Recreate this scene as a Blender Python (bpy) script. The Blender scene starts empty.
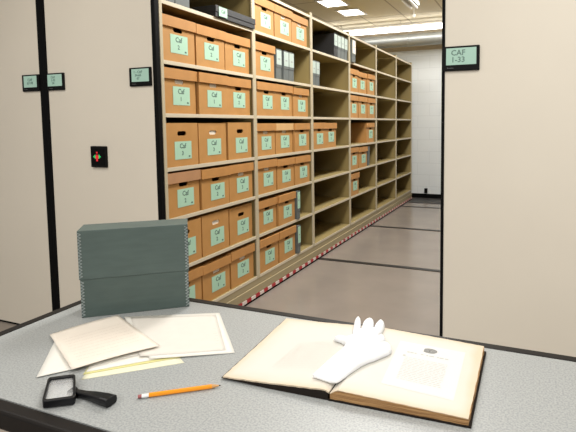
import bpy, bmesh, math, random
from mathutils import Vector, Matrix
C = bpy.context.scene.collection
sc = bpy.context.scene
random.seed(7)

# ------------------------------------------------------------------ camera
EYE = Vector((0, 0, 1.28))
F = 490.01; PX, PY = 331.23, 161.74
R_ = Vector((0.9257286, 0.37807552, -0.00924449))      # camera right in world
D_ = Vector((0.02061045, -0.07484292, -0.99698232))    # camera down
N_ = Vector((-0.37762649, 0.92274451, -0.07707653))    # camera forward
cd = bpy.data.cameras.new('camera'); cam = bpy.data.objects.new('camera', cd); C.objects.link(cam)
m = Matrix.Identity(4)
for i in range(3):
    m[i][0] = R_[i]; m[i][1] = -D_[i]; m[i][2] = -N_[i]; m[i][3] = EYE[i]
cam.matrix_world = m
cd.sensor_width = 36; cd.lens = F / 576 * 36
cd.shift_x = -(PX - 288) / 576; cd.shift_y = -(216 - PY) / 576
cd.clip_start = 0.02
sc.camera = cam

# ------------------------------------------------------------------ world, lights, exposure
sc.view_settings.view_transform = 'Standard'; sc.view_settings.look = 'None'
sc.view_settings.gamma = 1; sc.view_settings.use_curve_mapping = False
sc.view_settings.exposure = 0.75
w = bpy.data.worlds.new('world'); sc.world = w; w.use_nodes = True
w.node_tree.nodes['Background'].inputs[0].default_value = (1.0, 0.98, 0.95, 1)
w.node_tree.nodes['Background'].inputs[1].default_value = 0.2
ceiling_lights = [  # x, y, length along y, width, power
    (-2.2, 0.5, 1.2, 0.6, 15), (0.5, 0.7, 1.2, 0.6, 22), (-1.2, -2.2, 1.2, 0.6, 45), (0.9, -2.2, 1.2, 0.6, 50),
    (-1.05, 3.0, 1.2, 0.55, 36), (-1.05, 5.0, 1.2, 0.55, 32), (-1.0, 6.7, 1.0, 0.5, 17)]
for x, y, ly, lx, p in ceiling_lights:
    l = bpy.data.lights.new('ceiling_light', 'AREA'); l.shape = 'RECTANGLE'; l.size = lx; l.size_y = ly
    l.energy = p; l.color = (1, 0.985, 0.95)
    o = bpy.data.objects.new('ceiling_lamp', l); o.location = (x, y, 2.86); C.objects.link(o)

# ------------------------------------------------------------------ helpers
def ray(u, v): return R_ * (u - PX) + D_ * (v - PY) + N_ * F
def at(u, v, z):
    """point of the horizontal surface at height z that the photo shows at u, v"""
    r = ray(u, v); t = (z - EYE.z) / r.z
    return EYE + r * t

def mat(name, col, rough=0.6, metal=0.0, noise=0, scale=20, emit=0, spec=0.5, bump=0, col2=None, stretch=None):
    mt = bpy.data.materials.new(name); mt.use_nodes = True
    nt = mt.node_tree; b = nt.nodes['Principled BSDF']
    b.inputs['Base Color'].default_value = (*col, 1)
    b.inputs['Roughness'].default_value = rough; b.inputs['Metallic'].default_value = metal
    b.inputs['Specular IOR Level'].default_value = spec
    if emit:
        b.inputs['Emission Color'].default_value = (*col, 1); b.inputs['Emission Strength'].default_value = emit
    if noise or bump:
        tc = nt.nodes.new('ShaderNodeTexCoord'); mp = nt.nodes.new('ShaderNodeMapping')
        nz = nt.nodes.new('ShaderNodeTexNoise'); nz.inputs['Scale'].default_value = scale; nz.inputs['Detail'].default_value = 4
        nt.links.new(tc.outputs['Object'], mp.inputs[0]); nt.links.new(mp.outputs[0], nz.inputs['Vector'])
        if stretch: mp.inputs['Scale'].default_value = stretch
        if noise:
            c2 = col2 or tuple(c * (1 - noise) for c in col)
            cr = nt.nodes.new('ShaderNodeValToRGB')
            cr.color_ramp.elements[0].position = .35; cr.color_ramp.elements[1].position = .65
            cr.color_ramp.elements[0].color = (*c2, 1); cr.color_ramp.elements[1].color = (*col, 1)
            nt.links.new(nz.outputs['Fac'], cr.inputs[0]); nt.links.new(cr.outputs[0], b.inputs['Base Color'])
        if bump:
            bp = nt.nodes.new('ShaderNodeBump'); bp.inputs['Strength'].default_value = bump
            bp.inputs['Distance'].default_value = .002
            nt.links.new(nz.outputs['Fac'], bp.inputs['Height']); nt.links.new(bp.outputs[0], b.inputs['Normal'])
    return mt

def bx(bm, x0, x1, y0, y1, z0, z1):
    v = [bm.verts.new(p) for p in ((x0,y0,z0),(x1,y0,z0),(x1,y1,z0),(x0,y1,z0),(x0,y0,z1),(x1,y0,z1),(x1,y1,z1),(x0,y1,z1))]
    for f in ((0,3,2,1),(4,5,6,7),(0,1,5,4),(1,2,6,5),(2,3,7,6),(3,0,4,7)): bm.faces.new([v[i] for i in f])

def prism(bm, pts, z0, z1):
    a = [bm.verts.new((p[0], p[1], z0)) for p in pts]; b = [bm.verts.new((p[0], p[1], z1)) for p in pts]
    n = len(pts); bm.faces.new(a[::-1]); bm.faces.new(b)
    for i in range(n): bm.faces.new((a[i], a[(i+1) % n], b[(i+1) % n], b[i]))

def tube(bm, p0, p1, r0, r1=None, n=16, caps=True):
    r1 = r0 if r1 is None else r1
    p0 = Vector(p0); p1 = Vector(p1); d = (p1 - p0).normalized()
    u = d.orthogonal().normalized(); v = d.cross(u)
    A = []; B = []
    for i in range(n):
        a = 2 * math.pi * i / n + math.pi / n; q = u * math.cos(a) + v * math.sin(a)
        A.append(bm.verts.new(p0 + q * r0)); B.append(bm.verts.new(p1 + q * r1))
    for i in range(n): bm.faces.new((A[i], A[(i+1) % n], B[(i+1) % n], B[i]))
    if caps: bm.faces.new(A[::-1]); bm.faces.new(B)

def obj(name, bm, mt, parent=None, bevel=0, smooth=False, segs=2):
    me = bpy.data.meshes.new(name)
    bmesh.ops.recalc_face_normals(bm, faces=bm.faces); bm.to_mesh(me); bm.free()
    me.materials.append(mt); o = bpy.data.objects.new(name, me); C.objects.link(o)
    if parent: o.parent = parent
    if smooth:
        for p in me.polygons: p.use_smooth = True
    if bevel:
        b = o.modifiers.new('bevel', 'BEVEL'); b.width = bevel; b.segments = segs; b.limit_method = 'ANGLE'
    return o

def box(name, dims, mt, parent=None, bevel=0):
    bm = bmesh.new(); bx(bm, *dims); return obj(name, bm, mt, parent, bevel)

def tag(o, label, cat, group=None):
    o['label'] = label; o['category'] = cat
    if group: o['group'] = group
    return o
def empty(name, loc, rz=0):
    o = bpy.data.objects.new(name, None); C.objects.link(o); o.location = loc; o.rotation_euler.z = rz
    o.empty_display_size = .05
    return o
def struct(o): o['kind'] = 'structure'; return o
def copy_tree(o, parent=None):
    c = o.copy(); C.objects.link(c); c.parent = parent
    for ch in list(o.children): copy_tree(ch, c)
    return c

_text = {}
def text_mesh(s, size, align='CENTER', depth=0.0003):
    """flat lettering in the local XY plane"""
    k = (s, size, align)
    if k not in _text:
        cu = bpy.data.curves.new('lettering', 'FONT'); cu.body = s; cu.size = size; cu.align_x = align; cu.align_y = 'CENTER'
        cu.extrude = depth; cu.resolution_u = 2; cu.offset = size * .015
        to = bpy.data.objects.new('lettering', cu); C.objects.link(to)
        bpy.context.view_layer.update()
        me = bpy.data.meshes.new_from_object(to.evaluated_get(bpy.context.evaluated_depsgraph_get()))
        bpy.data.objects.remove(to); bpy.data.curves.remove(cu)
        _text[k] = me
    return _text[k]
def text(name, s, size, mt, parent, loc, rot=(0, 0, 0), align='CENTER'):
    me = text_mesh(s, size, align)
    if not me.materials: me.materials.append(mt)
    o = bpy.data.objects.new(name, me); C.objects.link(o); o.parent = parent; o.location = loc; o.rotation_euler = rot
    return o
PI = math.pi

# ------------------------------------------------------------------ materials
M = {}
M['floor'] = mat('floor vinyl', (.27, .232, .20), .2, noise=.1, scale=3)
M['black'] = mat('black rubber', (.003, .003, .003), .6, spec=.1)
M['rail'] = mat('dark floor rail', (.03, .027, .025), .4, metal=.4)
M['panel'] = mat('cream laminate panel', (.79, .725, .615), .5, noise=.03, scale=2)
M['steel'] = mat('tan painted steel', (.33, .25, .10), .5, noise=.06, scale=3)
M['lip'] = mat('pale tan shelf edge', (.64, .56, .42), .45)
M['post'] = mat('pale tan post', (.52, .45, .31), .5)
M['base'] = mat('tan plinth steel', (.38, .31, .18), .45, noise=.05, scale=3)
M['red'] = mat('red safety stripe', (.42, .02, .03), .4)
M['white'] = mat('white safety stripe', (.75, .66, .6), .4)
M['kraft'] = mat('kraft board', (.53, .27, .085), .6, noise=.12, scale=9, col2=(.48, .24, .07))
M['kraft_side'] = M['kraft']
M['kraft_lid'] = mat('kraft lid board', (.55, .265, .08), .6, noise=.12, scale=9)
M['kraft_old'] = mat('faded kraft lid board', (.50, .265, .13), .6, noise=.1, scale=9)
M['kraft_pale'] = mat('pale kraft lid board', (.70, .43, .19), .6, noise=.08, scale=9)
M['mint'] = mat('mint paper label', (.42, .65, .49), .6)
M['palemint'] = mat('pale mint paper label', (.46, .54, .49), .6)
M['ink'] = mat('dark ink', (.09, .15, .13), .7)
M['whitepaper'] = mat('white file paper', (.8, .75, .65), .5)
M['grey'] = mat('grey archival board', (.13, .145, .14), .6, noise=.1, scale=12)
M['charcoal'] = mat('charcoal and shaded grey board', (.025, .025, .027), .5, noise=.1, scale=12)
M['screen'] = mat('green lcd screen', (.33, .50, .41), .3, emit=.15)
M['gunmetal'] = mat('black display housing', (.004, .004, .004), .5, spec=.15)
M['diffuser'] = mat('lit ceiling diffuser', (1, .97, .9), .5, emit=3)
M['tubelight'] = mat('lit fluorescent tube', (1, .98, .94), .5, emit=4)
M['housing'] = mat('white enamel housing', (.75, .72, .66), .4)
M['duct'] = mat('galvanised duct steel', (.38, .39, .38), .4, metal=.6, noise=.06, scale=8)
M['beige'] = mat('beige upper wall band', (.50, .42, .31), .8)

# block wall
wm = bpy.data.materials.new('painted block wall'); wm.use_nodes = True
nt = wm.node_tree; b = nt.nodes['Principled BSDF']; b.inputs['Roughness'].default_value = .6
tc = nt.nodes.new('ShaderNodeTexCoord'); sp = nt.nodes.new('ShaderNodeSeparateXYZ'); cb = nt.nodes.new('ShaderNodeCombineXYZ')
br = nt.nodes.new('ShaderNodeTexBrick'); br.inputs['Scale'].default_value = 1
br.inputs['Brick Width'].default_value = .4; br.inputs['Row Height'].default_value = .2; br.inputs['Mortar Size'].default_value = .005
br.inputs['Color1'].default_value = br.inputs['Color2'].default_value = (.84, .87, .87, 1); br.inputs['Mortar'].default_value = (.77, .80, .80, 1)
nt.links.new(tc.outputs['Object'], sp.inputs[0]); nt.links.new(sp.outputs[0], cb.inputs[0]); nt.links.new(sp.outputs[2], cb.inputs[1])
nt.links.new(cb.outputs[0], br.inputs['Vector']); nt.links.new(br.outputs['Color'], b.inputs['Base Color'])
M['block'] = wm
# ceiling grid
cm = bpy.data.materials.new('ceiling tile grid'); cm.use_nodes = True
nt = cm.node_tree; b = nt.nodes['Principled BSDF']; b.inputs['Roughness'].default_value = .9
tc = nt.nodes.new('ShaderNodeTexCoord'); br = nt.nodes.new('ShaderNodeTexBrick'); br.offset = 0; br.inputs['Scale'].default_value = 1
br.inputs['Brick Width'].default_value = .61; br.inputs['Row Height'].default_value = 1.22; br.inputs['Mortar Size'].default_value = .012
br.inputs['Color1'].default_value = (.82, .75, .60, 1); br.inputs['Color2'].default_value = (.80, .73, .58, 1); br.inputs['Mortar'].default_value = (.50, .43, .32, 1)
nt.links.new(tc.outputs['Object'], br.inputs['Vector']); nt.links.new(br.outputs['Color'], b.inputs['Base Color'])
M['ceiling'] = cm
# desk laminate speckle
dm = bpy.data.materials.new('speckled grey laminate'); dm.use_nodes = True
nt = dm.node_tree; b = nt.nodes['Principled BSDF']; b.inputs['Roughness'].default_value = .42
tc = nt.nodes.new('ShaderNodeTexCoord'); nz = nt.nodes.new('ShaderNodeTexNoise'); nz.inputs['Scale'].default_value = 260; nz.inputs['Detail'].default_value = 3
cr = nt.nodes.new('ShaderNodeValToRGB'); e = cr.color_ramp.elements
e[0].position = .36; e[0].color = (.25, .262, .262, 1); e[1].position = .62; e[1].color = (.36, .372, .368, 1)
nt.links.new(tc.outputs['Object'], nz.inputs['Vector']); nt.links.new(nz.outputs['Fac'], cr.inputs[0]); nt.links.new(cr.outputs[0], b.inputs['Base Color'])
M['laminate'] = dm

# ------------------------------------------------------------------ structure
CEIL = 2.9; YW = 8.3
struct(box('floor', (-6, 4, -3, YW, -.1, 0), M['floor']))
struct(box('ceiling', (-6, 4, -3, YW, CEIL, CEIL + .1), M['ceiling']))
struct(box('wall_far', (-6, 4, YW, YW + .15, 0, 2.5), M['block']))
struct(box('trim_1', (-6, 4, YW - .01, YW + .15, 2.5, CEIL), M['beige']))  # beige band along the top of the far wall
struct(box('baseboard_far', (-6, 4, YW - .015, YW, 0, .075), M['black']))
struct(box('trim_2', (-1.83, -.37, 7.74, YW - .016, 0, .006), mat('dark floor threshold', (.035, .032, .03), .5)))
for i, (y, wd) in enumerate(((2.6, .05), (4.195, .055), (5.79, .055), (7.355, .04))):
    struct(box('trim_%d' % (i + 3), (-5.5, 3, y - wd / 2, y + wd / 2, 0, .005), M['rail']))

# ------------------------------------------------------------------ mobile shelving carriages
YF = 2.085; Y0 = 2.088; PITCH = .996; NB = 6
LZ = [.166, .466, .760, 1.045, 1.345, 1.634, 1.955, 2.245]
SX0, SX1 = -2.665, -1.85          # carriage of the boxes
def ycell(k): return Y0 + PITCH * k
YE = ycell(NB) + .02
TOP = LZ[7] + .03

def display(parent, x0, x1, lines, size, s0, s1, tx=0):
    z0, z1 = 1.492, 1.592
    bm = bmesh.new(); bx(bm, x0, x1, YF - .010, YF, z0, z1)
    d = obj('display', bm, M['gunmetal'], parent, .003)
    s = box('screen', (s0, s1, YF - .0115, YF - .0095, z0 + .024, z1 - .008), M['screen'], d)
    cx = (s0 + s1) / 2 + tx; n = len(lines)
    for i, l in enumerate(lines):
        text('writing', l, size, M['lcdink'], d, (cx, YF - .0119, (z0 + z1) / 2 + .008 + size * .9 * ((n - 1) / 2 - i)), (PI / 2, 0, 0))
    text('maker_mark', '\u2022 \u2013\u2013\u2013\u2013', .010, M['greymark'], d, (x0 + .035, YF - .0105, z0 + .012), (PI / 2, 0, 0))
    return d
M['lcdink'] = mat('lcd digits', (.12, .20, .17), .5)
M['greymark'] = mat('grey print', (.3, .3, .3), .5)

root = empty('mobile_shelving_unit', ((SX0 + SX1) / 2, YF, 0))
tag(root, 'tan steel mobile shelving carriage full of brown boxes with cream end panel', 'shelving')
inv = Matrix.Translation(-root.location)
def P(o):   # parts are drawn in room coordinates, keep them there
    o.parent = root; o.matrix_parent_inverse = inv; return o
P(box('end_panel', (SX0, -1.874, YF, YF + .03, .02, TOP), M['panel'], None, .002))
P(box('edge_trim', (SX0 - .001, SX0 - .033, YF - .004, YF + .03, .02, TOP), M['black']))
P(box('edge_trim', (-1.874, SX1, YF - .004, YF + .034, .02, TOP), M['black'], None, .006))
P(box('back_panel', (-2.655, -2.645, Y0 + .035, YE, .15, TOP), M['steel']))
# plinth with two steps
bm = bmesh.new()
bx(bm, SX0, SX1 - .004, Y0 + .035, YE, .10, LZ[0] - .02)
bx(bm, SX0, SX1 + .004, Y0 + .035, YE, .042, .10)
P(obj('plinth', bm, M['base'], None, .003))
P(box('bumper_strip', (SX0, SX1 + .003, Y0 + .035, YE, .002, .017), M['black']))
for k in range(NB + 1):
    bm = bmesh.new(); y = ycell(k); h = .021 if 0 < k < NB else .012
    if k == 0: y += .044
    if k == NB: y += 0
    bx(bm, SX0, SX1 - .012, y - .008, y + .008, LZ[0] - .02, TOP)     # sheet partition
    up = P(obj('upright', bm, M['steel']))
    box('face_post', (SX1 - .011, SX1, y - h, y + h, LZ[0] - .02, TOP), M['post'], up, .002)
for k in range(NB):
    ya = ycell(k) + (.056 if k == 0 else .0215); yb = ycell(k + 1) - (.0215 if k < NB - 1 else .0125)
    for z in LZ:
        sh = P(box('shelf', (SX0 + .01, SX1 - .0055, ya, yb, z - .008, z), M['steel']))
        lp = box('front_lip', (SX1 - .005, SX1 - .001, ya, yb, z - .021, z + .0005), M['lip'], sh, .001)
# safety sweep
n = 0; y = Y0 + .035; blk = .06
redbm = bmesh.new(); whbm = bmesh.new()
while y < YE - .01:
    y2 = min(y + blk, YE)
    bx(redbm if n % 2 else whbm, SX0, SX1 + .008, y, y2, .018, .040); n += 1; y = y2
P(obj('safety_stripe', redbm, M['red'])); P(obj('safety_stripe', whbm, M['white']))
d = display(None, -2.664, -2.525, ['CAF', '1-33', '34'], .019, -2.655, -2.539, -.012); P(d)
d = display(None, -2.031, -1.881, ['1 - CAF', '34-66', '67'], .019, -2.012, -1.894, -.014); P(d)
# stop / move button
cp = P(box('control_panel', (-2.337, -2.219, YF - .014, YF, 1.045, 1.166), M['gunmetal'], None, .004))
box('dark_bezel', (-2.325, -2.231, YF - .0155, YF - .0135, 1.058, 1.153), M['black'], cp, 0)
lg = mat('green lit arrow', (.02, .5, .12), .4, emit=.25); lr = mat('red lit button', (.7, .02, .03), .4, emit=.25)
cx, cz = -2.285, 1.106
for s in (-1, 1):
    bm = bmesh.new()
    pts = [(cx + s * .030, cz), (cx + s * .012, cz + .013), (cx + s * .012, cz - .013)]
    a = [bm.verts.new((p[0], YF - .0165, p[1])) for p in pts]; q = [bm.verts.new((p[0], YF - .015, p[1])) for p in pts]
    bm.faces.new(a); bm.faces.new(q)
    for i in range(3): bm.faces.new((a[i], a[(i+1) % 3], q[(i+1) % 3], q[i]))
    obj('arrow', bm, lg, cp)
bm = bmesh.new()
bx(bm, cx - .006, cx + .006, YF - .017, YF - .015, cz - .026, cz + .012); bx(bm, cx - .005, cx + .005, YF - .017, YF - .015, cz + .018, cz + .028)
bx(bm, cx - .013, cx + .013, YF - .0165, YF - .015, cz - .010, cz + .006)
obj('button', bm, lr, cp)

# closed carriage on the left: only its end panel shows
def plain_carriage(x0, x1, label, panel_x, disp, trims, ribs):
    r = empty('mobile_shelving_unit', ((x0 + x1) / 2, YF, 0)); tag(r, label, 'shelving')
    iv = Matrix.Translation(-r.location)
    def Q(o): o.parent = r; o.matrix_parent_inverse = iv; return o
    Q(box('end_panel', (panel_x[0], panel_x[1], YF, YF + .03, .009, TOP), M['panel'], None, .002))
    for a, b_ in trims: Q(box('edge_trim', (a, b_, YF - .004, YF + .034, .0, TOP), M['black'], None, .001))
    Q(box('toe_trim', (panel_x[0], panel_x[1], YF - .002, YF + .034, .0, .008), M['black']))
    bm = bmesh.new(); bx(bm, x0 + .01, x1 - .01, Y0 + .035, YE, .03, .15)
    Q(obj('plinth', bm, M['base']))
    bm = bmesh.new()
    bx(bm, (x0 + x1) / 2 - .004, (x0 + x1) / 2 + .004, Y0 + .035, YE, .151, TOP)
    for k in range(NB + 1):
        y = ycell(k) + (.045 if k == 0 else 0); bx(bm, x0 + .01, x1 - .01, y - .008, y + .008, .151, TOP)
    for z in LZ: bx(bm, x0 + .012, x1 - .012, Y0 + .05, YE - .01, z - .02, z)
    Q(obj('shelf_frame', bm, M['steel']))
    d = display(None, *disp); Q(d)
    return r
plain_carriage(-3.53, -2.699, 'closed shelving carriage with bare cream end panel at far left edge', (-3.53, -2.731), (-2.877, -2.7315, ['CAF', '67-99'], .022, -2.859, -2.749),
               [(-2.731, -2.699)], 0)
plain_carriage(-.352, .48, 'shelving carriage with cream end panel and display reading CAF at right', (-.340, .48), (-.351, -.2005, ['CAF', '1-33'], .031, -.333, -.213, -.012),
               [(-.352, -.3405)], 0)

# ------------------------------------------------------------------ records boxes (local: x depth to the back is -x, front face at x=0, y width centred, z up)
BW, BD = .287, .385
def hole_front(bm, h, hz, hw=.038, hh=.013):
    x0, x1 = -.005, 0
    y = BW / 2
    bx(bm, x0, x1, -y, -hw, 0, h); bx(bm, x0, x1, hw, y, 0, h)
    bx(bm, x0, x1, -hw, hw, 0, hz - hh); bx(bm, x0, x1, -hw, hw, hz + hh, h)
    c = .008
    for sy in (-1, 1):
        for sz in (-1, 1):
            pts = [(sy * hw, hz + sz * hh), (sy * (hw - c), hz + sz * hh), (sy * hw, hz + sz * (hh - c))]
            a = [bm.verts.new((x0, *p)) for p in pts]; q = [bm.verts.new((x1, *p)) for p in pts]
            bm.faces.new(a); bm.faces.new(q)
            for i in range(3): bm.faces.new((a[i], a[(i+1) % 3], q[(i+1) % 3], q[i]))
def make_box(lid, papers_seen, num, lidmat='kraft_lid'):
    r = empty('records_box', (0, 0, 0))
    h = .240 if lid else .250; hz = .180 if lid else .190
    bm = bmesh.new(); y = BW / 2
    hole_front(bm, h, hz)
    bx(bm, -BD, -BD + .005, -y, y, 0, h)
    bx(bm, -BD + .005, -.005, -y, -y + .004, 0, h); bx(bm, -BD + .005, -.005, y - .004, y, 0, h)
    bx(bm, -BD + .005, -.005, -y + .004, y - .004, 0, .004)
    if not lid: bx(bm, -BD + .005, -.005, -y + .004, y - .004, h - .004, h)
    obj('body', bm, M['kraft'], r)
    if lid:
        bm = bmesh.new(); t = .004; lz = .192; H = .250; a = BW / 2 + .006
        bx(bm, .0005, t + .007, -a, a, lz, H); bx(bm, -BD - t, -BD - .0005, -a, a, lz, H)
        bx(bm, -BD - .0005, .0005, -a, -a + .003, lz, H); bx(bm, -BD - .0005, .0005, a - .003, a, lz, H)
        bx(bm, -BD, 0, -a + .003, a - .003, H - .004, H)
        obj('lid', bm, M[lidmat], r)
    if papers_seen:
        box('folder_paper', (-.007, -.0052, -.045, .045, hz - .016, hz + .016), M['whitepaper'], r)  # thin sheet for the white folders seen through the hand hole
    ly = .016; lz0 = .050 if lid else .045
    lb = box('paper_label', (.0003, .0014, ly - .073, ly + .073, lz0, lz0 + .104), M['mint'], r)
    # lettering faces +x
    rot = (PI / 2, 0, PI / 2)
    text('writing', 'Caf', .040, M['ink'], lb, (.0018, ly - .004, lz0 + .076), rot)
    text('writing', num, .034, M['ink'], lb, (.0018, ly - .006, lz0 + .034), rot)
    box('printed_mark', (.0014, .0020, ly + .046, ly + .060, lz0 + .010, lz0 + .019), M['ink'], lb)
    return r
protos = {}
def place_box(bay, cell, yoff, lid, whitepaper, num, label, group, lidmat='kraft_lid', dx=0, rz=0):
    k = (lid, whitepaper, num, lidmat)
    if k in protos: r = copy_tree(protos[k])
    else: r = protos[k] = make_box(lid, whitepaper, num, lidmat)
    r.location = (SX1 - .010 + dx, ycell(bay) + yoff + (.022 if bay == 0 else 0), LZ[cell] + .0005); r.rotation_euler.z = rz; r.scale.z = random.uniform(.965, 1.01)
    tag(r, label, 'box', group)
    for ch in r.children:
        if ch.name.startswith('paper_label'): ch.location = (0, random.uniform(-.009, .007), random.uniform(-.006, .006))
SL = [.176, .482, .788]
bayname = ['nearest bay', 'second bay', 'third bay', 'fourth bay']
rowname = {6: 'top shelf', 5: 'second shelf', 4: 'third shelf', 3: 'fourth shelf',
           2: 'fifth shelf', 1: 'sixth shelf', 0: 'bottom shelf'}
posname = ['left', 'middle', 'right']
layout = [  # bay, cell, slots, lid, tabs (slot -> white papers in the hole)
    (0, 5, (0, 1, 2), 1, ()), (0, 4, (0, 1, 2), 1, (0, 1)), (0, 3, (0, 1, 2), 0, (1,)), (0, 2, (0, 1, 2), 1, (2,)),
    (0, 1, (0, 1, 2), 0, (1,)), (0, 0, (0, 1, 2), 1, (1, 2)),
    (1, 6, (0, 1, 2), 1, (1, 2)), (1, 5, (0,), 1, ()), (1, 4, (0, 1, 2), 1, (2,)), (1, 3, (0, 1, 2), 1, (0, 1)), (1, 2, (0, 1, 2), 1, (0,)),
    (1, 1, (0, 1), 1, ()), (1, 0, (0, 1), 1, ()),
    (2, 3, (0, 1), 1, ()), (3, 5, (0, 1, 2), 1, ()), (3, 4, (0, 1, 2), 1, ()), (3, 3, (2,), 1, ()), (3, 2, (0, 1), 1, ()), (3, 1, (0,), 1, ())]
nums = ['1', '2', '2', '3', '1', '4']
c_ = 0
for bay, cell, slots, lid, paper_slots in layout:
    for s in slots:
        lm = 'kraft_lid'
        if (bay, cell, s) in ((0, 2, 0),): lm = 'kraft_old'
        if (bay, cell, s) in ((1, 3, 1), (1, 1, 0)): lm = 'kraft_pale' if cell == 3 else 'kraft_lid'
        state = 'lidded' if lid else 'lidless'
        if lm == 'kraft_old': state = 'faded-lidded'
        if lm == 'kraft_pale': state = 'pale-lidded'
        pos = posname[s] if len(slots) > 1 else ('only' if True else '')
        if len(slots) == 2: pos = ('left', 'right')[s]
        lab = '%s brown records box, %s one on the %s of the %s' % (state, pos, rowname[cell], bayname[bay])
        c_ += 1
        dx = random.uniform(-.012, .004); rz = random.uniform(-.010, .010)
        place_box(bay, cell, SL[s], lid, s in paper_slots, nums[(bay * 2 + cell + s // 2) % 4], lab,
                  'brown records boxes on the %s of the %s' % (rowname[cell], bayname[bay]), lm, dx, rz)

# ------------------------------------------------------------------ upright document boxes
def doc_box(bay, cell, ya, yb, h, label, group, mt='grey', labelled=True, dx=0, lm='palemint', split=.46):
    w_ = yb - ya - .003
    r = empty('document_box', (SX1 - .012 + dx, ycell(bay) + (ya + yb) / 2, LZ[cell] + .0005)); tag(r, label, 'box', group)
    bm = bmesh.new(); bx(bm, -.32, 0, -w_ / 2, w_ / 2, 0, h); obj('body', bm, M[mt], r, .002)
    bm = bmesh.new(); bx(bm, -.30, .003, -w_ / 2 + .001, w_ / 2 - .001, h * split - .014, h * split - .008); bx(bm, 0, .003, -w_ / 2 + .001, w_ / 2 - .001, h * split - .008, h + .002)
    obj('lid_flap', bm, M[mt], r)
    if labelled:
        lb = box('paper_label', (.0032, .0042, -w_ / 2 + .003, w_ / 2 - .003, h * (split + .03), h * .97), M[lm], r)
        box('printed_mark', (.0042, .0046, -w_ / 6, w_ / 6, h * .66, h * .70), M['greymark'], lb)
    return r
doc_box(0, 6, .035, .175, .245, 'grey document box at the very start of the top shelf', 'grey document boxes on the nearest top shelf')
doc_box(0, 6, .178, .305, .245, 'second grey document box on the top shelf, beside the flat black box', 'grey document boxes on the nearest top shelf')
doc_box(1, 5, .345, .435, .235, 'grey document box with white label standing right beside a brown box', 'grey document boxes in the second bay')
doc_box(1, 5, .470, .560, .235, 'grey document box, middle of the three beside the brown box', 'grey document boxes in the second bay')
doc_box(1, 5, .562, .655, .235, 'grey document box at the right end of the three beside the brown box', 'grey document boxes in the second bay')
doc_box(1, 1, .642, .700, .240, 'grey document box with mint label on the sixth shelf, after two brown boxes', 'narrow document boxes at the bottom', 'grey', lm='mint', dx=.018, split=.35)
doc_box(1, 0, .642, .700, .240, 'grey document box with mint label on the bottom shelf, after two brown boxes', 'narrow document boxes at the bottom', 'grey', lm='mint', dx=.018, split=.35)
docn = ['leftmost', 'second', 'third', 'rightmost']
for i in range(4):
    doc_box(2, 6, .57 + i * .098, .665 + i * .098, .235 - .004 * (i % 2), 'grey labelled document box, %s of four on the top shelf of the third bay' % docn[i],
            'grey document boxes on top of the third bay', 'charcoal' if i == 0 else 'grey')  # leftmost grey box coloured charcoal to paint in the shade on its side
for i in range(2):
    doc_box(2, 5, .03 + i * .085, .112 + i * .085, .225, 'grey document box with pale label, %s of two alone on a shelf' % ('left', 'right')[i],
            'pair of document boxes in the third bay')
doc_box(3, 6, .03, .14, .240, 'grey document box with large white label on the top shelf of the fourth bay', None, lm='whitepaper', dx=.03, split=.36)
doc_box(3, 2, .67, .735, .235, 'plain narrow grey box beside two brown boxes in the fourth bay', None, 'grey', labelled=False)
# flat black box lying on the top shelf
r = empty('flat_storage_box', (SX1, ycell(0) + .76, LZ[6] + .0005)); tag(r, 'long flat black box with mint label lying on the nearest top shelf', 'box')
box('body', (-.33, .012, -.235, .235, 0, .055), M['charcoal'], r, .002)
box('lid', (-.333, .016, -.238, .238, .030, .070), M['charcoal'], r, .002)
lb = box('paper_label', (.0162, .0172, -.205, -.115, .008, .066), M['mint'], r)
text('writing', 'Caf', .03, M['ink'], lb, (.0176, -.16, .040), (PI / 2, 0, PI / 2))

# ------------------------------------------------------------------ far wall things and ceiling services
r = box('wall_outlet', (-1.675, -1.625, YW - .045, YW - .0005, .09, .17), M['black'], None, .004)
tag(r, 'small black outlet box low on the white block wall', 'outlet')
bm = bmesh.new(); tube(bm, (-3.9, 8.02, 2.63), (1.5, 8.02, 2.63), .10, n=28)
dr = empty('ventilation_duct', (-1.2, 8.02, 2.655)); iv = Matrix.Translation(-dr.location)
o = obj('duct_pipe', bm, M['duct'], None, smooth=True); o.parent = dr; o.matrix_parent_inverse = iv
for x in (-2.9, -1.9, -.9, .1):
    bm = bmesh.new(); tube(bm, (x, 8.02, 2.63), (x + .02, 8.02, 2.63), .104, n=28); bx(bm, x + .008, x + .012, 8.015, 8.025, 2.73, CEIL)
    o = obj('duct_band', bm, M['duct'], None); o.parent = dr; o.matrix_parent_inverse = iv
tag(dr, 'silvery round duct running under the ceiling before the far wall', 'duct')
def strip_light(x0, x1, y, z, label, along='x', lit=True, y1=None):
    r = empty('strip_light', ((x0 + x1) / 2, y, z)); tag(r, label, 'lamp')
    L = (x1 - x0) / 2 if along == 'x' else (y1 - y) / 2
    def B(name, a, w0, w1, z0, z1, mt):
        if along == 'x': return box(name, (-a, a, w0, w1, z0, z1), mt, r, .003)
        return box(name, (w0, w1, L - a, L + a, z0, z1), mt, r, .003)
    if lit:
        for q_ in (-L * .7, L * .7):
            bm = bmesh.new(); tube(bm, (q_, 0, .049), (q_, 0, CEIL - z), .005, n=6); obj('hanger_rod', bm, M['housing'], r)
    B('housing', L, -.06, .06, 0, .05, M['housing'])
    for s in (-1, 1):
        bm = bmesh.new()
        if along == 'x': tube(bm, (-L + .02, s * .035, -.02), (L - .02, s * .035, -.02), .016, n=12)
        else: tube(bm, (s * .035, .02, -.02), (s * .035, 2 * L - .02, -.02), .016, n=12)
        obj('fluorescent_tube', bm, M['tubelight'] if lit else M['housing'], r, smooth=True)
    return r
far_lamp = empty('strip_light', (-1.95, 7.72, 2.72)); tag(far_lamp, 'long bright strip lamp under the ceiling near the far wall', 'lamp')
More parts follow.
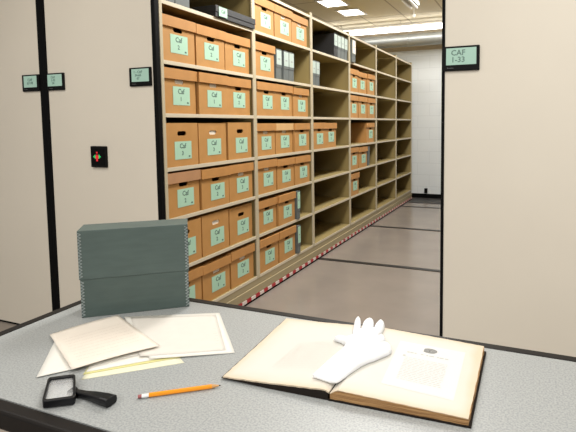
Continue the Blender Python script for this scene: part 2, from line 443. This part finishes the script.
box('diffuser', (-1.45, 1.5, -.07, .07, .01, .075), M['tubelight'], far_lamp, .02)
box('housing', (-1.46, 1.51, -.05, .05, .076, .12), M['housing'], far_lamp)
for x in (-1.0, 0, 1.0):
    bm = bmesh.new(); tube(bm, (x, 0, .119), (x, 0, CEIL - 2.72), .005, n=6); obj('hanger_rod', bm, M['housing'], far_lamp)
r = strip_light(-1.42, -1.30, 4.6, 2.70, 'strip lamp hanging end-on over the aisle near the ceiling', 'y', False, 6.05)
for s in (0.1, 1.35):
    bm = bmesh.new(); tube(bm, (0, s, .05), (0, s, CEIL - 2.70), .004, n=6); obj('hanger_rod', bm, M['housing'], r)
bm = bmesh.new(); tube(bm, (.0, 1.43, -.10), (.0, 1.43, 0), .004, n=6); bx(bm, -.014, .014, 1.416, 1.444, -.13, -.10); obj('pull_cord', bm, M['housing'], r)
# recessed troffers
tl = []
for (u_, v_), l_ in zip(((332.5, 2.6), (351.3, 12.0)), ('square lit ceiling panel above the shelving, nearer of the pair', 'square lit ceiling panel above the shelving, farther of the pair')):
    p_ = at(u_, v_, CEIL); tl.append((p_.x, p_.y, l_))
def troffer(x, y, lx, ly, label):
    r = empty('ceiling_light_panel', (x, y, CEIL)); tag(r, label, 'lamp', None)
    bm = bmesh.new(); t = .03
    bx(bm, -lx/2, lx/2, -ly/2, -ly/2 + t, -.012, 0); bx(bm, -lx/2, lx/2, ly/2 - t, ly/2, -.012, 0)
    bx(bm, -lx/2, -lx/2 + t, -ly/2 + t, ly/2 - t, -.012, 0); bx(bm, lx/2 - t, lx/2, -ly/2 + t, ly/2 - t, -.012, 0)
    obj('frame', bm, M['housing'], r)
    box('diffuser', (-lx/2 + t, lx/2 - t, -ly/2 + t, ly/2 - t, -.006, -.001), M['diffuser'], r)
for x, y, l in tl: troffer(x, y, .36, .42, l)

# ------------------------------------------------------------------ desk
DZ = .75; DX0, DY0, DY1 = -1.27, .575, 1.200
dk = empty('desk', (-.3, .9, 0)); tag(dk, 'grey speckled laminate worktable with black rubber edge', 'desk')
iv = Matrix.Translation(-dk.location)
def D(o): o.parent = dk; o.matrix_parent_inverse = iv; return o
D(box('worktop', (DX0 + .032, .9, DY0 + .032, DY1 - .030, DZ - .035, DZ), M['laminate']))
bm = bmesh.new()
def rim(bm, pts_out, pts_in, z0, z1):
    n = len(pts_out)
    a = [bm.verts.new((*p, z0)) for p in pts_out]; b = [bm.verts.new((*p, z1)) for p in pts_out]
    c = [bm.verts.new((*p, z0)) for p in pts_in]; d = [bm.verts.new((*p, z1)) for p in pts_in]
    for i in range(n):
        j = (i + 1) % n
        bm.faces.new((a[i], a[j], b[j], b[i])); bm.faces.new((b[i], b[j], d[j], d[i])); bm.faces.new((d[i], d[j], c[j], c[i])); bm.faces.new((c[i], c[j], a[j], a[i]))
out = [(DX0, DY0), (.922, DY0), (.922, DY1), (DX0, DY1)]
inn = [(DX0 + .032, DY0 + .032), (.9, DY0 + .032), (.9, DY1 - .030), (DX0 + .032, DY1 - .030)]
rim(bm, out, inn, DZ - .038, DZ + .0008)
M['edge'] = mat('dark rubber desk edge', (.010, .008, .007), .5, spec=.2)
D(obj('edge_band', bm, M['edge'], None, .006, segs=3))
for x in (DX0 + .12, .8):
    for y in (DY0 + .1, DY1 - .1):
        bm = bmesh.new(); tube(bm, (x, y, 0), (x, y, DZ - .036), .025, n=16); D(obj('leg', bm, M['black'], None, smooth=False))

# grey document case standing on the desk
rz = math.atan2(1.137 - .961, .22)
gb = empty('document_case', (-1.142, .955, DZ + .0005), rz)
tag(gb, 'large blue-grey archival document case with metal-stitched edges standing on the desk', 'box')
GW, GD, GH = .290, .094, .2445
gm = mat('blue grey archival board', (.070, .100, .090), .5, noise=.12, scale=14, stretch=(1, 1, 5), bump=.15)
gm2 = mat('blue grey archival board lid', (.078, .110, .100), .5, noise=.12, scale=14, stretch=(1, 1, 5), bump=.15)
box('body', (.002, GW - .002, .002, GD - .002, 0, GH - .004), gm, gb, .001)
box('lid', (0, GW, 0, GD, GH * .44, GH), gm2, gb, .0012)
stm = mat('metal edge stitching', (.33, .37, .37), .35, metal=.4)
for (x, name, z0, z1, off) in ((.0, 'edge_strip', GH * .44 + .004, GH - .004, -.0008), (GW - .0095, 'edge_strip', GH * .44 + .004, GH - .004, -.0008),
                         (.002, 'edge_strip', .003, GH * .44 - .002, .0012), (GW - .0115, 'edge_strip', .003, GH * .44 - .002, .0012)):
    bm = bmesh.new(); z = z0; s = 1
    while z < z1 - .004:
        zz = z + .0045 * s
        pts = [(x + (0 if s > 0 else .0095), z), (x + (.0095 if s > 0 else 0), z + .0045), (x + (.0095 if s > 0 else 0), z + .0065), (x + (0 if s > 0 else .0095), z + .002)]
        a = [bm.verts.new((p[0], off, p[1])) for p in pts]; q = [bm.verts.new((p[0], off + .0006, p[1])) for p in pts]
        bm.faces.new(a); bm.faces.new(q)
        for i in range(4): bm.faces.new((a[i], a[(i+1) % 4], q[(i+1) % 4], q[i]))
        z += .0045; s = -s
    obj(name, bm, stm, gb)

# ------------------------------------------------------------------ loose papers
def sheet(name, pts, z, mt, label, cat='paper', lift=None, n=14, thick=.0004, group=None, parent=None):
    """a sheet with the four corners given as desk positions seen in the photo (a b c d in order); lift(u,v) raises it"""
    q = [at(p[0], p[1], DZ) for p in pts]
    cen = sum(q, Vector()) / 4
    bm = bmesh.new(); V = []
    for i in range(n + 1):
        row = []
        for j in range(n + 1):
            u, v = i / n, j / n
            p = q[0] * (1-u) * (1-v) + q[1] * u * (1-v) + q[2] * u * v + q[3] * (1-u) * v
            row.append(bm.verts.new((p.x - cen.x, p.y - cen.y, (lift(u, v) if lift else 0))))
        V.append(row)
    for i in range(n):
        for j in range(n): bm.faces.new((V[i][j], V[i+1][j], V[i+1][j+1], V[i][j+1]))
    me = bpy.data.meshes.new(name); bmesh.ops.recalc_face_normals(bm, faces=bm.faces)
    if bm.faces[0].normal.z < 0: bmesh.ops.reverse_faces(bm, faces=bm.faces)
    bm.to_mesh(me); bm.free(); me.materials.append(mt)
    for p in me.polygons: p.use_smooth = True
    o = bpy.data.objects.new(name, me); C.objects.link(o); o.location = (cen.x, cen.y, z)
    s = o.modifiers.new('thickness', 'SOLIDIFY'); s.thickness = thick; s.offset = -1
    if label: tag(o, label, cat, group)
    return o, q
def lines_on(bm, q, u0, u1, v0, v1, nl, z, th=.0011, seed=0, words=True):
    """rows of word-like strokes across a quad q (room coordinates)"""
    rn = random.Random(seed)
    def pt(u, v):
        return q[0] * (1-u) * (1-v) + q[1] * u * (1-v) + q[2] * u * v + q[3] * (1-u) * v
    for k in range(nl):
        v = v0 + (v1 - v0) * (k + .5) / nl; u = u0; ue = u1 if k < nl - 1 else u0 + (u1 - u0) * .6
        while u < ue - .01:
            l = rn.uniform(.02, .07) if words else ue - u
            a = pt(u, v); b = pt(min(u + l, ue), v + rn.uniform(-.001, .001)); d = (b - a); 
            if d.length < 1e-4: break
            nrm = Vector((-d.y, d.x, 0)).normalized() * th / 2
            vs = [bm.verts.new((p.x, p.y, z)) for p in (a - nrm, b - nrm, b + nrm, a + nrm)]
            bm.faces.new(vs); u += l + .012
M['paper_white'] = mat('white paper', (.70, .68, .625), .7)
M['paper_cream'] = mat('cream aged paper', (.64, .605, .55), .7, noise=.03, scale=30)
M['paper_tan'] = mat('aged tan paper', (.74, .67, .585), .7, noise=.04, scale=25)
M['paper_yellow'] = mat('yellow folder paper', (.60, .56, .24), .6)
M['paper_pale'] = mat('pale yellow folder paper', (.68, .66, .50), .6)
M['fade_ink'] = mat('faded brown ink', (.56, .49, .42), .8)
Z = DZ
sheet('paper_sheet', [(60, 332), (151, 316), (156, 352), (36.5, 378.5)], Z + .0006, M['paper_white'], 'white sheet at the left bottom of the paper pile, corner over the desk',
      lift=lambda u, v: .0024)
sheet('folder', [(98, 357), (172, 350), (184.5, 363), (81, 380)], Z + .0004, M['paper_pale'], 'pale yellow folder at the bottom of the paper pile', 'folder',
      lift=lambda u, v: .0002)
sheet('folder', [(98, 353), (170, 346), (182.5, 357.5), (83, 375.2)], Z + .0012, M['paper_yellow'], 'thin yellow folder edge showing just over the pale yellow folder', 'folder',
      lift=lambda u, v: .0002)
sheet('folder', [(98, 350), (168, 343), (180.5, 355.5), (86, 373)], Z + .0020, M['paper_white'], 'thin white folder lying over the yellow folder edge', 'folder',
      lift=lambda u, v: .0002)
o, q = sheet('paper_sheet', [(124, 318.5), (219.5, 313.2), (235, 353.3), (150, 361)], Z + .001, M['paper_white'], 'bright white backing sheet at the right end of the paper pile',
      lift=lambda u, v: .0040 * (1 - u) + .0002)
o, q = sheet('letter', [(131, 319.5), (216, 315.5), (226, 351), (140, 359)], Z + .0016, M['paper_cream'], 'cream aged letter mounted on the bright white sheet', 'paper',
      lift=lambda u, v: .0041 * (1 - u) + .0006)
bm = bmesh.new(); lines_on(bm, q, .15, .95, .4, .92, 8, .0, seed=3, th=.0012)
for v_ in bm.verts:
    v_.co.x -= o.location.x; v_.co.y -= o.location.y; v_.co.z = .0092
# keep the strokes lying on the curved sheet
pl = (q[1] - q[0]); 
for v_ in bm.verts:
    u = max(0, min(1, (Vector((v_.co.x + o.location.x, v_.co.y + o.location.y, 0)) - Vector((q[0].x, q[0].y, 0))).dot(Vector((pl.x, pl.y, 0))) / pl.length_squared))
    v_.co.z = .0041 * (1 - u) + .0010
t_ = obj('handwriting', bm, M['fade_ink'], o)
o, q = sheet('letter', [(50, 338), (118, 318), (160, 350), (72, 373.5)], Z + .0085, M['paper_tan'], 'old tan handwritten letter on top of the paper pile', 'paper',
      lift=lambda u, v: .0006 + .0025 * math.sin(PI * u) + .0015 * v * u, n=18)
bm = bmesh.new(); lines_on(bm, q, .1, .9, .25, .9, 9, .0, seed=5, th=.0011)
for v_ in bm.verts: v_.co.x -= o.location.x; v_.co.y -= o.location.y; v_.co.z = .0046
obj('handwriting', bm, M['fade_ink'], o)

# ------------------------------------------------------------------ open book
BL = at(223, 375.8, DZ + .008); BR = at(469, 419, DZ + .016); TR = at(484.5, 346, DZ + .017); TL = at(286.5, 316.5, DZ + .012)
ax = Vector((BR.x - BL.x, BR.y - BL.y, 0)).normalized(); ay = Vector((-ax.y, ax.x, 0))
bk = empty('open_book', (BL.x, BL.y, DZ), math.atan2(ax.y, ax.x))
tag(bk, 'large old open ledger with thick brown-edged pages lying open on the desk', 'book')
WT = (BR - BL).dot(ax); sp_ = (at(333, 391, DZ + .01) - BL).dot(ax)      # total width, spine position
HT = .335
def local(u, v, z):
    p = at(u, v, z) - Vector((BL.x, BL.y, 0)); return (p.dot(ax), p.dot(ay))
skew_l = local(286.5, 316.5, DZ + .012)[0]; skew_r = local(484.5, 346, DZ + .017)[0] - WT
TLy = local(286.5, 316.5, DZ + .012)[1]; TRy = local(484.5, 346, DZ + .017)[1]
def yoff(s): return 0
def book_pt(s, t):
    """s across 0..WT, t 0..1 away from the viewer; the sheets lie a little fanned"""
    k = s / WT
    sh = skew_l * (1 - k) + skew_r * k
    H = TLy * (1 - k) + TRy * k
    return s + sh * t, H * t
def slab(bm, s0, s1, ztop, zbot, ns=24, nt_=10, inset=0, t0=0, t1=1, jit=0):
    top = []; bot = []
    for i in range(ns + 1):
        s = s0 + (s1 - s0) * i / ns; a = []; b_ = []
        for j in range(nt_ + 1):
            t = t0 + (t1 - t0) * j / nt_
            x, y = book_pt(s, t)
            dx = (random.uniform(-jit, jit) if i in (0, ns) else 0); dy = (random.uniform(-jit, jit) if j in (0, nt_) else 0)
            a.append(bm.verts.new((x + dx, y + dy, ztop(s, t)))); b_.append(bm.verts.new((x + dx, y + dy, zbot(s, t))))
        top.append(a); bot.append(b_)
    for i in range(ns):
        for j in range(nt_):
            bm.faces.new((top[i][j], top[i+1][j], top[i+1][j+1], top[i][j+1])); bm.faces.new((bot[i][j], bot[i][j+1], bot[i+1][j+1], bot[i+1][j]))
    for i in range(ns):
        bm.faces.new((top[i][0], bot[i][0], bot[i+1][0], top[i+1][0])); bm.faces.new((top[i][nt_], top[i+1][nt_], bot[i+1][nt_], bot[i][nt_]))
    for j in range(nt_):
        bm.faces.new((top[0][j], top[0][j+1], bot[0][j+1], bot[0][j])); bm.faces.new((top[ns][j], bot[ns][j], bot[ns][j+1], top[ns][j+1]))
RH = .021     # height of the right page block
def ltop(s, t):     # left leaves: rise from the desk to the spine
    k = s / sp_; return .0075 + .0145 * k ** 1.2 - .006 * max(0, (k - .93) / .07) ** 2
def rtop(s, t):
    k = (s - sp_) / (WT - sp_); return RH + .003 - .008 * max(0, k) - .010 * math.exp(-(k / .035) ** 2)
M['page0'] = mat('old cream page', (.60, .56, .50), .7, noise=.04, scale=9, col2=(.56, .51, .44))
pg = bpy.data.materials.new('cream page with browned margins'); pg.use_nodes = True; M['page'] = pg
nt = pg.node_tree; b = nt.nodes['Principled BSDF']; b.inputs['Roughness'].default_value = .75
va = nt.nodes.new('ShaderNodeAttribute'); va.attribute_name = 'margin'
tc = nt.nodes.new('ShaderNodeTexCoord'); nz = nt.nodes.new('ShaderNodeTexNoise'); nz.inputs['Scale'].default_value = 14; nz.inputs['Detail'].default_value = 4
ma = nt.nodes.new('ShaderNodeMath'); ma.operation = 'MULTIPLY_ADD'; ma.inputs[1].default_value = .5; ma.inputs[2].default_value = -.25
mb = nt.nodes.new('ShaderNodeMath'); mb.operation = 'ADD'
cr = nt.nodes.new('ShaderNodeValToRGB'); e = cr.color_ramp.elements
e[0].position = 0; e[0].color = (.60, .50, .37, 1); e[1].position = 1; e[1].color = (.60, .58, .535, 1)
e2 = cr.color_ramp.elements.new(.35); e2.color = (.61, .56, .485, 1)
nt.links.new(tc.outputs['Object'], nz.inputs['Vector']); nt.links.new(nz.outputs['Fac'], ma.inputs[0]); nt.links.new(va.outputs['Fac'], mb.inputs[0]); nt.links.new(ma.outputs[0], mb.inputs[1])
nt.links.new(mb.outputs[0], cr.inputs[0]); nt.links.new(cr.outputs[0], b.inputs['Base Color'])
def margins(o, s0, s1, spine_left):
    """browning of the paper margins, as distance from the sheet's own edges"""
    at_ = o.data.attributes.new('margin', 'FLOAT', 'POINT')
    for i_, v in enumerate(o.data.vertices):
        x, y = v.co.x, v.co.y
        d = min(y, TLy * (1 - x / WT) + TRy * x / WT - y, (x - s0) if not spine_left else 9, (s1 - x) if spine_left else 9)
        at_.data[i_].value = max(0, min(1, d / .045))
pe = bpy.data.materials.new('brown page edges'); pe.use_nodes = True
nt = pe.node_tree; b = nt.nodes['Principled BSDF']; b.inputs['Roughness'].default_value = .8
tc = nt.nodes.new('ShaderNodeTexCoord'); mp = nt.nodes.new('ShaderNodeMapping'); mp.inputs['Scale'].default_value = (3, 3, 420)
nz = nt.nodes.new('ShaderNodeTexNoise'); nz.inputs['Scale'].default_value = 3
cr = nt.nodes.new('ShaderNodeValToRGB'); e = cr.color_ramp.elements; e[0].position = .35; e[0].color = (.16, .07, .02, 1); e[1].position = .65; e[1].color = (.50, .29, .12, 1)
nt.links.new(tc.outputs['Object'], mp.inputs[0]); nt.links.new(mp.outputs[0], nz.inputs['Vector']); nt.links.new(nz.outputs['Fac'], cr.inputs[0]); nt.links.new(cr.outputs[0], b.inputs['Base Color'])
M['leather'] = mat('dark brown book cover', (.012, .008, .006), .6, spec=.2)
# covers; left board thickened to a dark wedge for the shade under the leaves
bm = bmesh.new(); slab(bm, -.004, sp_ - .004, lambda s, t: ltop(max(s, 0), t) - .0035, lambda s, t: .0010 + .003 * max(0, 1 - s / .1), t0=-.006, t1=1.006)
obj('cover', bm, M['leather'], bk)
bm = bmesh.new(); slab(bm, sp_ - .003, WT + .004, lambda s, t: .0035, lambda s, t: .0006, t0=-.008, t1=1.008)
obj('cover', bm, M['leather'], bk)
# leaves
bm = bmesh.new(); slab(bm, 0, sp_ - .002, lambda s, t: ltop(s, t) - .0005, lambda s, t: ltop(s, t) - .0034, jit=.0008, nt_=24, ns=30); margins(obj('page_stack', bm, M['page'], bk), 0, sp_, False)
bm = bmesh.new(); slab(bm, sp_, WT, lambda s, t: rtop(s, t) - .0012, lambda s, t: .0036, jit=.0007, nt_=24); obj('page_stack', bm, pe, bk)
bm = bmesh.new(); slab(bm, sp_ - .0005, WT - .001, lambda s, t: rtop(s, t) + .0003, lambda s, t: rtop(s, t) - .0010, jit=.0006, nt_=24, ns=30); margins(obj('top_page', bm, M['page'], bk), sp_, WT, True)
# printed leaf pasted on the right page
wl = [local(*p, DZ + .020) for p in ((400.5, 341.5), (465.5, 351.5), (453.5, 399.5), (381, 384))]
M['leaf'] = mat('white printed leaf', (.62, .615, .60), .7)
M_page = M['page']
def leaf_pt(u, v, z=0):
    a = Vector(wl[0]) * (1-u) * (1-v) + Vector(wl[1]) * u * (1-v) + Vector(wl[2]) * u * v + Vector(wl[3]) * (1-u) * v
    # surface height under this point
    t = a.y / HT; s = a.x - (skew_l * (1 - a.x / WT) + skew_r * a.x / WT) * t
    return Vector((a.x, a.y, rtop(s, 0) + z))
bm = bmesh.new(); N = 12; V = [[bm.verts.new(leaf_pt(i / N, j / N, .0006)) for j in range(N + 1)] for i in range(N + 1)]
for i in range(N):
    for j in range(N): bm.faces.new((V[i][j], V[i+1][j], V[i+1][j+1], V[i][j+1]))
lf = obj('printed_leaf', bm, M['leaf'], bk)
M['print'] = mat('faded grey print', (.46, .455, .43), .8); M['print_dark'] = mat('grey seal print', (.22, .22, .21), .8)
def stroke(bm, a, b_, th, lift=.0004):
    d = Vector((b_.x - a.x, b_.y - a.y, 0)); nrm = Vector((-d.y, d.x, 0)).normalized() * th / 2
    bm.faces.new([bm.verts.new(p) for p in (a - nrm, b_ - nrm, b_ + nrm, a + nrm)])
bm = bmesh.new(); rn = random.Random(4)
for k in range(15):
    v = .37 + .50 * k / 15; u = .17 + .0; ue = .80
    while u < ue - .015:
        l = min(rn.uniform(.03, .10), ue - u); stroke(bm, leaf_pt(u, v, .0009), leaf_pt(u + l, v, .0009), .0016); u += l + .018
obj('printed_text', bm, M['print'], lf)
bm = bmesh.new()
for u0, l, th in ((.17, .04, .005), (.22, .05, .004), (.285, .03, .004), (.38, .04, .004), (.46, .03, .004), (.51, .07, .005), (.62, .03, .004), (.66, .06, .0045), (.74, .05, .0045)):
    stroke(bm, leaf_pt(u0, .245, .001), leaf_pt(u0 + l, .245, .001), th)
stroke(bm, leaf_pt(.13, .34, .001), leaf_pt(.17, .34, .001), .008)
obj('printed_title', bm, M['print'], lf)
bm = bmesh.new(); c0 = leaf_pt(.49, .125, .001); n = 26
ring = []
for i in range(n):
    a = 2 * PI * i / n; ring.append(bm.verts.new((c0.x + .0165 * math.cos(a), c0.y + .0115 * math.sin(a), c0.z)))
bm.faces.new(ring); obj('printed_seal', bm, M['print_dark'], lf)
bm = bmesh.new(); ring = [bm.verts.new((c0.x + .008 * math.cos(2 * PI * i / 5 * 2 + .3), c0.y + .006 * math.sin(2 * PI * i / 5 * 2 + .3), c0.z + .0004)) for i in range(5)]
for i in range(5): bm.faces.new((ring[i], ring[(i+1) % 5], bm.verts.new((c0.x, c0.y, c0.z + .0004))))
obj('seal_emblem', bm, M['print'], lf)
# faint type on the left page
bm = bmesh.new(); ll = [Vector(local(*p, DZ + .017)) for p in ((297, 342), (345, 340), (330, 372), (270, 366))]
def left_pt(u, v):
    a = ll[0] * (1-u) * (1-v) + ll[1] * u * (1-v) + ll[2] * u * v + ll[3] * (1-u) * v
    t = a.y / HT; s = a.x - (skew_l * (1 - a.x / WT)) * t
    return Vector((a.x, a.y, ltop(max(0, min(s, sp_)), 0) + .0003))
for k in range(16):
    v = k / 16; u = 0
    while u < .97:
        l = min(rn.uniform(.04, .12), 1 - u); stroke(bm, left_pt(u, v), left_pt(u + l, v), .0009); u += l + .02
obj('printed_text', bm, mat('faint page print', (.57, .55, .50), .8), bk)

# ------------------------------------------------------------------ white cotton glove lying across the gutter
GZ = DZ + .026
def gp(u, v, z=GZ): p = at(u, v, z); return Vector((p.x, p.y, 0))
org = gp(350, 358)
outline = [(312.5, 374.5), (318, 369), (328, 361), (338, 353.5), (343, 348.5), (345, 345), (341.5, 341.5), (337, 339.5), (333.5, 337.6), (340, 337),
           (347, 338), (351.2, 336.5), (352.6, 330), (353.8, 324), (354.9, 320.2), (356.8, 318.2), (359.2, 318.0), (360.9, 320.2), (360.9, 325.5), (360.2, 331.5),
           (361.8, 327), (363.6, 322.8), (366.8, 320.6), (370.6, 320.2), (373.4, 321.8), (374.0, 325), (373.2, 330.5), (375.4, 326.4), (377.8, 323.8), (381, 322.8), (384, 324.4),
           (384.6, 328), (382.4, 333), (378.2, 338.2), (381.4, 337.6), (384.8, 339.2), (385, 341.8), (381, 343.4), (374.5, 345.6), (381, 345.2), (387, 345.4), (391, 348),
           (391.6, 351.8), (388.5, 354.8), (381, 358), (374, 361.3), (367, 363.8), (361, 367), (355, 371), (350, 374.4), (344, 379), (337.5, 382.6),
           (330, 382.0), (322, 378.8), (316, 376.2)]
P0 = [gp(*p) - org for p in outline]; n = len(P0); OL = []
for i in range(n):      # smooth closed curve through the points
    a, b_, c, d = P0[i - 1], P0[i], P0[(i + 1) % n], P0[(i + 2) % n]
    for k in range(4):
        t = k / 4
        OL.append(.5 * ((2 * b_) + (c - a) * t + (2 * a - 5 * b_ + 4 * c - d) * t * t + (3 * b_ - a - 3 * c + d) * t ** 3))
m_ = len(OL)
def inside(x, y):
    r_ = False; j = m_ - 1
    for i in range(m_):
        a, b_ = OL[i], OL[j]
        if (a.y > y) != (b_.y > y) and x < (b_.x - a.x) * (y - a.y) / (b_.y - a.y) + a.x: r_ = not r_
        j = i
    return r_
def nearest(x, y):
    best = 9; q = None
    for i in range(m_):
        a, b_ = OL[i - 1], OL[i]; dx, dy = b_.x - a.x, b_.y - a.y; L2 = dx * dx + dy * dy + 1e-12
        t = max(0, min(1, ((x - a.x) * dx + (y - a.y) * dy) / L2)); px, py = a.x + dx * t, a.y + dy * t
        d = (px - x) ** 2 + (py - y) ** 2
        if d < best: best = d; q = (px, py)
    return math.sqrt(best), q
CS = .0016
x0 = min(p.x for p in OL); x1 = max(p.x for p in OL); y0 = min(p.y for p in OL); y1 = max(p.y for p in OL)
nx = int((x1 - x0) / CS) + 2; ny = int((y1 - y0) / CS) + 2
cells = {(i, j) for i in range(nx) for j in range(ny) if inside(x0 + (i + .5) * CS, y0 + (j + .5) * CS)}
def surface(x, y):
    a = Vector((x + org.x - BL.x, y + org.y - BL.y)); lx = a.x * ax.x + a.y * ax.y; ly = a.x * ay.x + a.y * ay.y
    t = ly / HT; s_ = lx - (skew_l * (1 - lx / WT) + skew_r * lx / WT) * t
    L_ = ltop(max(0, min(s_, sp_ - .012)), t); R2 = rtop(max(s_, sp_ + .02), t)
    k = max(0, min(1, (s_ - sp_ + .02) / .04)); return L_ * (1 - k) + R2 * k
def prof(d, r): k = min(d / r, 1); return math.sqrt(max(0, 1 - (1 - k) ** 2))
bm = bmesh.new(); top = {}; low = {}
for (i, j) in cells:
    for (a, b_) in ((i, j), (i + 1, j), (i + 1, j + 1), (i, j + 1)):
        if (a, b_) in top: continue
        x, y = x0 + a * CS, y0 + b_ * CS
        edge = not all(c in cells for c in ((a, b_), (a - 1, b_), (a, b_ - 1), (a - 1, b_ - 1)))
        d, q = nearest(x, y)
        if edge: x, y = q; d = 0
        elif not inside(x, y): d = 0
        z = surface(x, y) + .0006
        h = .0085 * prof(d, .0080) + .0045 * prof(d, .03)
        cf = max(0, min(1, (Vector((x, y)) - Vector(gp(325, 378).xy - org.xy)).length / .09)); h *= .45 + .55 * cf
        h += .0012 * math.sin(x * 230 + y * 120 + 1) * math.sin(y * 170 - x * 60) * min(1, d / .01)
        v = bm.verts.new((x, y, z + .003 + h)); top[(a, b_)] = v
        low[(a, b_)] = bm.verts.new((x, y, z + .003)) if edge else bm.verts.new((x, y, z + .0028 * (1 - prof(d, .006))))
for (i, j) in cells:
    k = ((i, j), (i + 1, j), (i + 1, j + 1), (i, j + 1))
    bm.faces.new([top[c] for c in k]); bm.faces.new([low[c] for c in k[::-1]])
bmesh.ops.remove_doubles(bm, verts=bm.verts, dist=.0003)
M['cotton'] = mat('white cotton knit', (.82, .83, .85), .9, spec=.15, bump=.3, noise=.01, scale=300)
g = obj('glove', bm, M['cotton'], None, smooth=True); g.location = (org.x, org.y, DZ)
root_g = empty('cotton_glove', (org.x, org.y, DZ)); tag(root_g, 'white cotton glove with spread fingers lying across the open book', 'glove')
g.parent = root_g; g.location = (0, 0, 0); g.name = 'hand_shell'
# three stitched ridges on the back of the glove
from mathutils.bvhtree import BVHTree
bvh = BVHTree.FromPolygons([v.co.copy() for v in g.data.vertices], [tuple(p.vertices) for p in g.data.polygons])
for (a0, a1) in ((gp(357, 336), gp(348, 353)), (gp(364, 336), gp(353, 355)), (gp(372, 339), gp(357, 357))):
    pts = []
    for k in range(9):
        p = a0 + (a1 - a0) * k / 8; hit = bvh.ray_cast(Vector((p.x - org.x, p.y - org.y, .2)), Vector((0, 0, -1)))[0]
        if hit: pts.append(hit)
    bm = bmesh.new()
    for p, q_ in zip(pts, pts[1:]): tube(bm, p, q_, .0011, n=6)
    obj('stitched_ridge', bm, M['cotton'], root_g, smooth=True)

# ------------------------------------------------------------------ pencil
pa = at(138, 396.8, DZ + .004); pb = at(221, 385.3, DZ + .004)
L = (pb - pa).length; pr = empty('pencil', (pa.x, pa.y, DZ + .0042), math.atan2(pb.y - pa.y, pb.x - pa.x))
tag(pr, 'orange wooden pencil with white ferrule and pink eraser lying on the desk', 'pencil')
def seg(name, x0, x1, r0, r1, mt, n=6):
    bm = bmesh.new(); tube(bm, (x0, 0, 0), (x1, 0, 0), r0, r1, n=n); return obj(name, bm, mt, pr)
seg('eraser', 0, .007, .0034, .0036, mat('pink eraser', (.30, .09, .09), .7), 16)
seg('ferrule', .007, .020, .0039, .0039, mat('pale metal ferrule', (.80, .80, .80), .35, metal=.3), 16)
seg('barrel', .020, L - .018, .0044, .0044, mat('orange pencil lacquer', (.80, .28, .01), .3))
seg('sharpened_wood', L - .018, L - .004, .0043, .0013, mat('bare pencil wood', (.55, .30, .12), .7), 12)
seg('graphite_tip', L - .004, L, .0013, .0003, M['black'], 10)

# ------------------------------------------------------------------ magnifier
mg = empty('magnifying_glass', (*at(58, 393, DZ).xy, DZ)); tag(mg, 'black rectangular magnifying glass with thick handle lying on the desk', 'magnifier')
MZ = .017
cor = [at(*p, DZ + MZ) for p in ((48, 377), (75.5, 373.5), (75.5, 397), (41.5, 401.5))]
cor = [Vector((c.x - mg.location.x, c.y - mg.location.y)) for c in cor]
cc = sum(cor, Vector((0, 0))) / 4
def off(c, k): return cc + (c - cc) * k
def rounded(pts, k, n=5, f=.16):
    P_ = [off(p, k) for p in pts]; res = []
    for i in range(4):
        a, b_, c = P_[i - 1], P_[i], P_[(i + 1) % 4]
        s0 = b_ + (a - b_) * f; s1 = b_ + (c - b_) * f
        for j in range(n + 1):
            t = j / n; res.append(s0 * (1-t) ** 2 + b_ * 2 * t * (1-t) + s1 * t * t)
    return res
bm = bmesh.new(); rim(bm, [tuple(p) for p in rounded(cor, 1, f=.12)], [tuple(p) for p in rounded(cor, .84, f=.12)], .002, MZ)
plastic = mat('glossy black plastic', (.005, .005, .006), .35, spec=.3)
obj('lens_frame', bm, plastic, mg, .0015)
gl = bpy.data.materials.new('clear lens'); gl.use_nodes = True; b = gl.node_tree.nodes['Principled BSDF']
b.inputs['Alpha'].default_value = .22; b.inputs['Roughness'].default_value = .03; b.inputs['IOR'].default_value = 1.5
b.inputs['Base Color'].default_value = (.92, .93, .93, 1)
bm = bmesh.new(); pts = rounded(cor, .85, f=.12); prism(bm, pts, .009, .0125)
obj('lens', bm, gl, mg, .0012, smooth=False)
h0 = at(76, 390.5, DZ + .010); h1 = at(111.5, 401, DZ + .010)
h0 = Vector((h0.x - mg.location.x, h0.y - mg.location.y, 0)); h1 = Vector((h1.x - mg.location.x, h1.y - mg.location.y, 0))
d = (h1 - h0).normalized(); nn = Vector((-d.y, d.x, 0)); Lh = (h1 - h0).length
prof = [(-.012, .011, .012), (0, .007, .010), (.25, .0075, .012), (.5, .0100, .015), (.8, .0130, .017), (1.0, .0135, .017)]
bm = bmesh.new(); rings = []
for k, wd, hh in prof:
    c = h0 + d * (Lh * k if k >= 0 else k); r_ = []
    for i in range(16):
        a = 2 * PI * i / 16; ca, sa = math.cos(a), math.sin(a)
        e_ = lambda x: math.copysign(abs(x) ** .55, x)
        r_.append(bm.verts.new(c + nn * wd * e_(ca) + Vector((0, 0, .0008 + hh / 2 + hh / 2 * e_(sa)))))
    rings.append(r_)
for a, b_ in zip(rings, rings[1:]):
    for i in range(16): bm.faces.new((a[i], a[(i+1) % 16], b_[(i+1) % 16], b_[i]))
bm.faces.new(rings[0][::-1]); bm.faces.new(rings[-1])
obj('handle', bm, plastic, mg, .0015)
